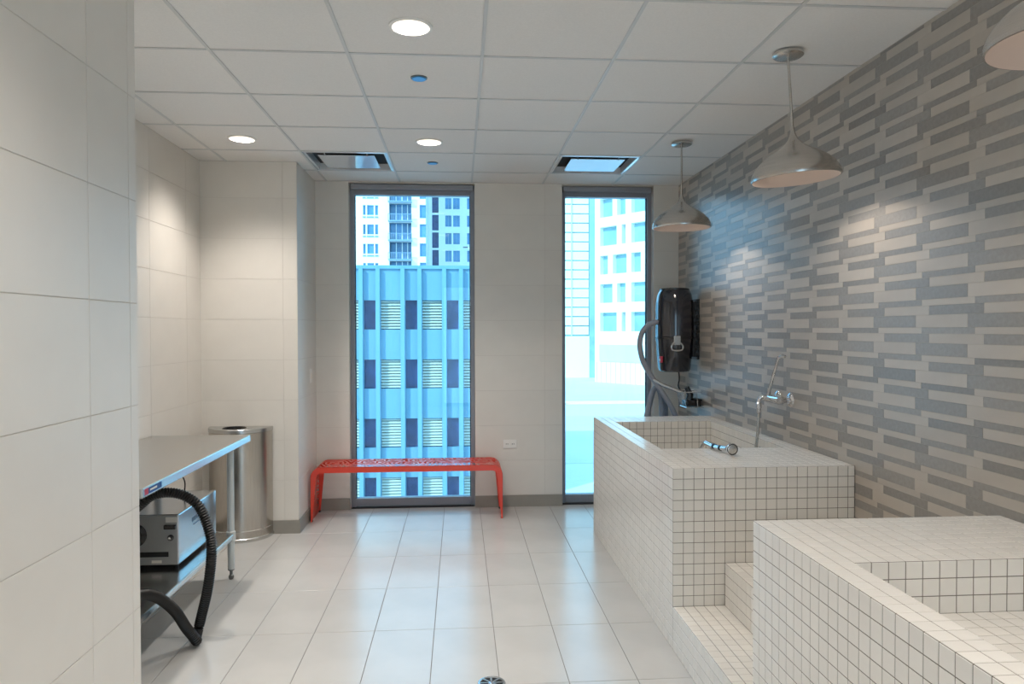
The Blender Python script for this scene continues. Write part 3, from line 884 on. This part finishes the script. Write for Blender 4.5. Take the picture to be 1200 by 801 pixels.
# ------------------------------------------------------------------ faucet with hose and spray head
def faucet():
    e = empty('tub_faucet', (XR, 4.12, 1.115)); tag(e, 'chrome wall faucet with long lever, hose and spray head at the far tub', 'faucet')
    o = e.location
    def q(*p): return (p[0] - o.x, p[1] - o.y, p[2] - o.z)
    for yy in (4.20, 4.035):
        MB().lathe([(0, -0.014), (0.02, -0.014), (0.034, -0.01), (0.043, -0.003), (0.044, 0.0)], 28, q(XR - 0.002, yy, 1.115), 'x').build('wall_flange', 'chrome', e)
        MB().lathe([(0.016, -0.08), (0.021, -0.07), (0.021, -0.04), (0.016, -0.03), (0.016, 0)], 20, q(XR - 0.005, yy, 1.115), 'x').build('inlet_pipe', 'chrome', e)
    MB().tube([q(XR - 0.075, 4.015, 1.115), q(XR - 0.075, 4.05, 1.115), q(XR - 0.075, 4.12, 1.118), q(XR - 0.075, 4.19, 1.115), q(XR - 0.075, 4.225, 1.115)], [0.02, 0.022, 0.019, 0.022, 0.020], 18).build('valve_body', 'chrome', e)
    MB().tube(spline([q(XR - 0.075, 4.17, 1.118), q(XR - 0.105, 4.175, 1.124), q(XR - 0.124, 4.178, 1.112), q(XR - 0.128, 4.18, 1.085)], 0.008), 0.013, 14).build('spout_elbow', 'chrome', e)
    MB().lathe([(0.012, 0), (0.017, -0.004), (0.017, -0.03), (0.013, -0.034), (0.013, -0.055), (0.010, -0.06)], 18, q(XR - 0.128, 4.18, 1.088)).build('hose_nut', 'chrome', e)
    lv = MB().tube([q(XR - 0.082, 4.155, 1.13), q(XR - 0.078, 4.10, 1.24), q(XR - 0.072, 4.035, 1.365)], [0.0095, 0.0085, 0.0075], 10).build('lever', 'chrome', e)
    MB().tube([q(XR - 0.072, 4.042, 1.355), q(XR - 0.062, 4.01, 1.372), q(XR - 0.055, 3.992, 1.368)], [0.008, 0.011, 0.009], 12).build('lever_tip', 'chrome', lv)
    hp = [q(XR - 0.128, 4.18, 1.03), q(XR - 0.130, 4.182, 0.96), q(XR - 0.137, 4.185, 0.86), q(XR - 0.16, 4.19, 0.72), q(XR - 0.24, 4.22, 0.61), q(XR - 0.38, 4.27, 0.575), q(XR - 0.50, 4.22, 0.58), q(XR - 0.545, 4.11, 0.68), q(XR - 0.54, 4.03, 0.82), q(XR - 0.535, 3.965, 0.885), q(XR - 0.53, 3.92, 0.888)]
    p = spline(hp, 0.005)
    MB().tube(p, [0.0085 + (0.001 if k % 2 else 0) for k in range(len(p))], 10).build('hose', 'steel', e, sharp=180)
    h = MB().tube(spline([q(XR - 0.532, 3.945, 0.8885), q(XR - 0.525, 3.87, 0.884), q(XR - 0.512, 3.79, 0.886), q(XR - 0.497, 3.715, 0.893)], 0.01), 0.013, 14).build('spray_handle', 'chrome', e)
    MB().tube([q(XR - 0.522, 3.852, 0.885), q(XR - 0.519, 3.835, 0.885)], 0.015, 14).build('grip_ring', 'black_rubber', h)
    MB().tube([q(XR - 0.511, 3.785, 0.8865), q(XR - 0.508, 3.770, 0.887)], 0.015, 14).build('grip_ring', 'black_rubber', h)
    hd = MB().lathe([(0.014, 0.045), (0.024, 0.02), (0.031, 0.006), (0.0315, -0.006), (0.029, -0.009)], 28, q(XR - 0.489, 3.672, 0.8975), 'y').build('spray_head', 'chrome', e)
    MB().lathe([(0.029, -0.0085), (0.025, -0.0095)], 28, q(XR - 0.489, 3.672, 0.8975), 'y').build('rubber_ring', 'black_rubber', hd)
    MB().lathe([(0.0255, -0.0085), (0.018, -0.0105), (0, -0.011)], 28, q(XR - 0.489, 3.672, 0.8975), 'y').build('spray_plate', 'steel', hd)
faucet()

# ------------------------------------------------------------------ small fittings
e = empty('power_outlet', (0.430, YB - 0.003, 0.543)); tag(e, 'white double power outlet on the wall between the windows', 'outlet')
MB().bbox((-0.059, -0.006, -0.038), (0.059, 0.001, 0.038), 0.003).build('cover_plate', 'white_plastic', e)
for sx in (-1, 1):
    s = MB().bbox((sx * 0.026 - 0.017, -0.009, -0.016), (sx * 0.026 + 0.017, -0.005, 0.016), 0.003).build('socket', 'white_plastic', e)
    for k in (-1, 1): MB().box((sx * 0.026 + k * 0.007 - 0.002, -0.0095, -0.005), (sx * 0.026 + k * 0.007 + 0.002, -0.0085, 0.006)).build('slot', 'dark_gap', s)
e = empty('light_switch', (XS + 0.002, 5.95, 1.155)); tag(e, 'small white switch plate on the side of the tiled pier', 'switch')
MB().bbox((-0.001, -0.037, -0.058), (0.006, 0.037, 0.058), 0.003).build('cover_plate', 'white_plastic', e)
MB().bbox((0.005, -0.014, -0.024), (0.010, 0.014, 0.024), 0.003).build('rocker', 'white_inside', e)

e = empty('floor_drain', (0.133, 3.085, 0.0)); tag(e, 'round metal floor drain set in the pale tiles', 'drain')
MB().lathe([(0.048, 0.001), (0.050, 0.004), (0.058, 0.0035), (0.061, 0.0)], 36).build('drain_ring', 'steel', e)
MB().lathe([(0, 0.0008), (0.05, 0.0008)], 36).build('drain_well', 'dark_gap', e)
for k in range(4):
    a = math.pi / 4 * k
    g = MB()
    g.box((-0.049, -0.0045, 0.001), (0.049, 0.0045, 0.0035))
    g.v = [(p[0] * math.cos(a) - p[1] * math.sin(a), p[0] * math.sin(a) + p[1] * math.cos(a), p[2]) for p in g.v]
    g.build('grate_bar', 'steel', e)
MB().lathe([(0, 0.004), (0.012, 0.004), (0.016, 0.002), (0.016, 0.001)], 24).build('grate_hub', 'steel', e)

# ------------------------------------------------------------------ outdoors
GZ = -6.0
tag(MB().box((-160, 6.6, GZ - 0.3), (160, 320, GZ)).build('ground', 'pavement'), kind='structure')
tag(MB().box((2, 40, GZ), (140, 62, GZ + 0.02)).build('road', 'asphalt'), kind='structure')
tag(MB().box((4, 72, GZ), (60, 74, GZ + 0.12)).build('kerb', 'white_concrete'), kind='structure')

def facade(mb, x0, x1, z0, z1, y, dep, holes):
    """a wall slab of thickness dep with real openings (front at y)"""
    xs = sorted(set([x0, x1] + [v for h in holes for v in h[:2] if x0 < v < x1]))
    zs = sorted(set([z0, z1] + [v for h in holes for v in h[2:] if z0 < v < z1]))
    for j in range(len(zs) - 1):
        run = None
        for i in range(len(xs) - 1):
            mx, mz = (xs[i] + xs[i + 1]) / 2, (zs[j] + zs[j + 1]) / 2
            hole = any(h[0] < mx < h[1] and h[2] < mz < h[3] for h in holes)
            if not hole and run is None: run = xs[i]
            if run is not None and (hole or i == len(xs) - 2):
                mb.box((run, y, zs[j]), (xs[i] if hole else xs[i + 1], y + dep, zs[j + 1])); run = None
    return mb

# pale blue panel building across the street (30 m away)
e = empty('panel_building', (-3.0, 30, GZ)); tag(e, 'pale blue panelled building with louvred vents close outside the wide window', 'building')
bx, bz0, pitch, fl = -3.92 + 3.0, GZ, 1.70, 2.44
roof = 4.10 - GZ
holes = []; dk = []; lv = []
for k in range(-3, 4):
    for r in range(-1, 4):
        zt = 2.75 - fl * r - GZ
        zb = zt - 1.20
        if zt > roof - 0.8: continue
        a = bx + pitch * k
        if a + 0.48 < 4.6: dk.append((a, a + 0.48, max(zb, 0.2), zt))
        if a + 1.50 < 4.6: lv.append((a + 0.69, a + 1.49, max(zb, 0.2), zt))
facade(MB(), -8, 4.6, 0, roof, 0.0, 0.35, dk + lv).build('facade', 'pale_panel', e)
MB().box((-8, 0.35, 0), (4.6, 12, roof - 0.1)).build('core', 'pale_panel_shade', e)
MB().box((-8.05, -0.1, roof - 0.06), (4.65, 0.5, roof + 0.08)).build('parapet', 'pale_panel', e)
for k in range(-3, 4):
    a = bx + pitch * k
    for s in (a - 0.02 - 0.17, a + 0.48 + 0.02):
        if s + .17 < 4.6: MB().box((s, -0.22, 0), (s + 0.17, 0.0, roof - 0.06)).build('pilaster', 'pale_panel', e)
for h in dk:
    MB().box((h[0], 0.20, h[2]), (h[1], 0.26, h[3])).build('window', 'dark_glass', e)
for h in lv:
    MB().box((h[0], 0.30, h[2]), (h[1], 0.34, h[3])).build('vent_recess', 'dark_gap', e)
    b = MB(); n = 10
    for q in range(n):
        z = h[2] + (h[3] - h[2]) * (q + 0.3) / n
        b.add([(h[0], 0.10, z), (h[1], 0.10, z), (h[1], 0.25, z + 0.085), (h[0], 0.25, z + 0.085), (h[0], 0.10, z + 0.03), (h[1], 0.10, z + 0.03), (h[1], 0.25, z + 0.115), (h[0], 0.25, z + 0.115)],
              [(3, 2, 1, 0), (4, 5, 6, 7), (0, 1, 5, 4), (1, 2, 6, 5), (2, 3, 7, 6), (3, 0, 4, 7)])
    b.build('louvre', 'louver_metal', e)

# cream apartment tower (110 m)
e = empty('apartment_tower', (-10, 110, GZ)); tag(e, 'cream apartment tower with stacked balconies, upper left in the wide window', 'building')
H2 = 44.0; ox = 10.0
wins = []; bal = []; nar = []
for r in range(-5, 7):
    zt = 20.32 + 2.9 * r - GZ
    if zt > H2 - 1 or zt < 3: continue
    for a, c in ((-14.43, -14.03), (-13.83, -12.82), (-12.63, -12.18)): wins.append((a + ox, c + ox, zt - 1.5, zt))
    for a, c in ((-19.0, -18.0), (-17.8, -17.0)): wins.append((a + ox, c + ox, zt - 1.5, zt))
    bal.append((-10.53 + ox, -7.21 + ox, zt - 2.3, zt + 0.35))
    nar.append((-5.95 + ox, -5.05 + ox, zt - 1.9, zt + 0.1))
facade(MB(), -12, 4.95, 0, H2, 0, 0.5, wins + bal + nar).build('facade', 'cream_stone', e)
MB().box((-12, 1.8, 0), (4.95, 10.4, H2)).build('core', 'grey_stone', e)
for h in wins:
    o = MB().box((h[0], 0.3, h[2]), (h[1], 0.4, h[3])).build('window', 'blue_glass', e)
    MB().box((h[0] - 0.02, -0.08, h[2] - 0.42), (h[1] + 0.02, 0.02, h[2] - 0.2)).build('grille', 'balcony_metal', o)
for h in nar: MB().box((h[0], 0.3, h[2]), (h[1], 0.4, h[3])).build('window', 'blue_glass', e)
for h in bal:
    o = MB().box((h[0], 1.5, h[2]), (h[1], 1.6, h[3])).build('balcony_door', 'blue_glass', e)
    for q in (0.28, 0.55, 0.8): MB().box((h[0] + (h[1] - h[0]) * q - 0.06, 1.4, h[2]), (h[0] + (h[1] - h[0]) * q + 0.06, 1.5, h[3])).build('mullion', 'white_concrete', o)
    s = MB().box((h[0] - 0.1, -0.8, h[2] - 0.22), (h[1] + 0.1, 1.5, h[2] - 0.02)).build('balcony_slab', 'balcony_metal', e)
    b = MB().box((h[0] - 0.1, -0.8, h[2] + 0.86), (h[1] + 0.1, -0.72, h[2] + 0.94))
    for q in range(17):
        x = h[0] - 0.1 + (h[1] - h[0] + 0.14) * q / 16; b.box((x, -0.78, h[2] - 0.02), (x + 0.06, -0.74, h[2] + 0.88))
    b.build('railing', 'balcony_metal', s)
# grey tower beside it
e = empty('office_tower', (2, 121, GZ)); tag(e, 'pale grey tower with paired square windows, upper right in the wide window', 'building')
ox = -2.0; wins = []; slot = []
for r in range(-5, 6):
    zt = 20.60 + 2.92 * r - GZ
    if zt > H2 - 1 or zt < 3: continue
    for a, c in ((-2.32, -1.29), (-1.0, 0.09), (1.32, 2.40), (2.70, 3.80), (5.0, 6.1)): wins.append((a + ox, c + ox, zt - 1.86, zt))
    slot.append((-4.50 + ox, -3.42 + ox, zt - 2.5, zt + 0.1))
facade(MB(), -7.6, 5, 0, H2, 0, 0.5, wins + slot).build('facade', 'grey_stone', e)
MB().box((-7.6, 0.6, 0), (5, 14, H2)).build('core', 'grey_stone', e)
for h in wins:
    o = MB().box((h[0], 0.3, h[2]), (h[1], 0.4, h[3])).build('window', 'blue_glass', e)
    MB().box(((h[0] + h[1]) / 2 - 0.04, 0.24, h[2]), ((h[0] + h[1]) / 2 + 0.04, 0.3, h[3])).build('mullion', 'balcony_metal', o)
for h in slot: MB().box((h[0], 0.35, h[2]), (h[1], 0.42, h[3])).build('window', 'dark_glass', e)

# banded glass block (105 m)
e = empty('banded_block', (14, 112, GZ)); tag(e, 'white block with thin horizontal blue bands, left half of the narrow window', 'building')
ox = -14.0
MB().box((-6, 0.15, 0), (20.3 + ox, 16, 42)).build('core', 'teal_glass', e)
MB().box((-6, -0.2, 0), (20.3 + ox, 0.15, 6.5)).build('base_wall', 'white_concrete', e)
k = 0
z = 6.75
while z < 41:
    MB().box((-6, -0.1, z), (20.2 + ox, 0.15, z + 1.27)).build('spandrel_band', 'white_concrete', e)
    z += 1.46
for x in (17.4 + ox, 13.0 + ox, 9.0 + ox): MB().box((x, -0.25, 6.5), (x + 0.18, -0.1, 42)).build('mullion', 'concrete_panel', e)
MB().box((20.3 + ox, -0.15, 0), (21.2 + ox, 4, 42)).build('corner_strip', 'teal_glass', e)

# white grid building, turned (about 100 m)
ang = math.atan2(-1.0, 0.7287)
e = empty('grid_building', (19.5, 103, GZ), ang); tag(e, 'white concrete building with deep square windows in the narrow window', 'building')
Lf = 22.0
def fpos(px): return (px - 697) / 58.0 * 9.1
wins = []
ptn = [((703.6, 718.5), (724, 733.8), (740.3, 757)), ((703.6, 723.5), (729.4, 733.8), (740.3, 757)), ((703.6, 713), (719, 735), (740.3, 751)), ((703.6, 718.5), (724, 733.8), (740.3, 757)), ((703.6, 723.5), (729.4, 733.8), (740.3, 757))]
for r in range(9):
    zt = 3.94 + 4.05 * r - GZ
    for rep in (0, 9.9):
        for a, c in ptn[(4 - r) % 5 if r < 5 else (r * 2) % 5]: wins.append((fpos(a) + rep, fpos(c) + rep, zt - 2.66, zt))
facade(MB(), 0, Lf, 0, 42, 0, 0.9, wins).build('facade', 'white_concrete', e)
MB().box((0, 1.0, 0), (Lf, 12, 42)).build('core', 'white_concrete', e)
for h in wins: MB().box((h[0], 0.75, h[2]), (h[1], 0.85, h[3])).build('window', 'teal_glass', e)
MB().box((1.0, -0.12, 3.0), (9.0, 0.0, 5.4)).build('panel_band', 'concrete_panel', e)
for k in range(13): MB().box((0.4 + 0.9 * k, -0.08, 0.0), (0.44 + 0.9 * k, 0.0, 2.9)).build('joint_fin', 'concrete_panel', e)

# street lamp seen at the right edge of the wide window
e = empty('street_lamp', (1.05, 62, GZ)); tag(e, 'tall white street lamp with curved arm before the grey tower', 'street lamp')
MB().tube([(0, 0, 0), (0, 0, 8), (0, 0, 13.2)], [0.11, 0.08, 0.06], 12).build('pole', 'white_concrete', e)
MB().tube(spline([(0, 0, 13.1), (-0.02, 0, 13.9), (-0.12, 0, 14.4), (-0.35, 0, 14.6)], 0.1), 0.05, 10).build('arm', 'white_concrete', e)
MB().bbox((-0.75, -0.10, 14.54), (-0.30, 0.10, 14.66), 0.05).build('lamp_head', 'steel_dark', e)
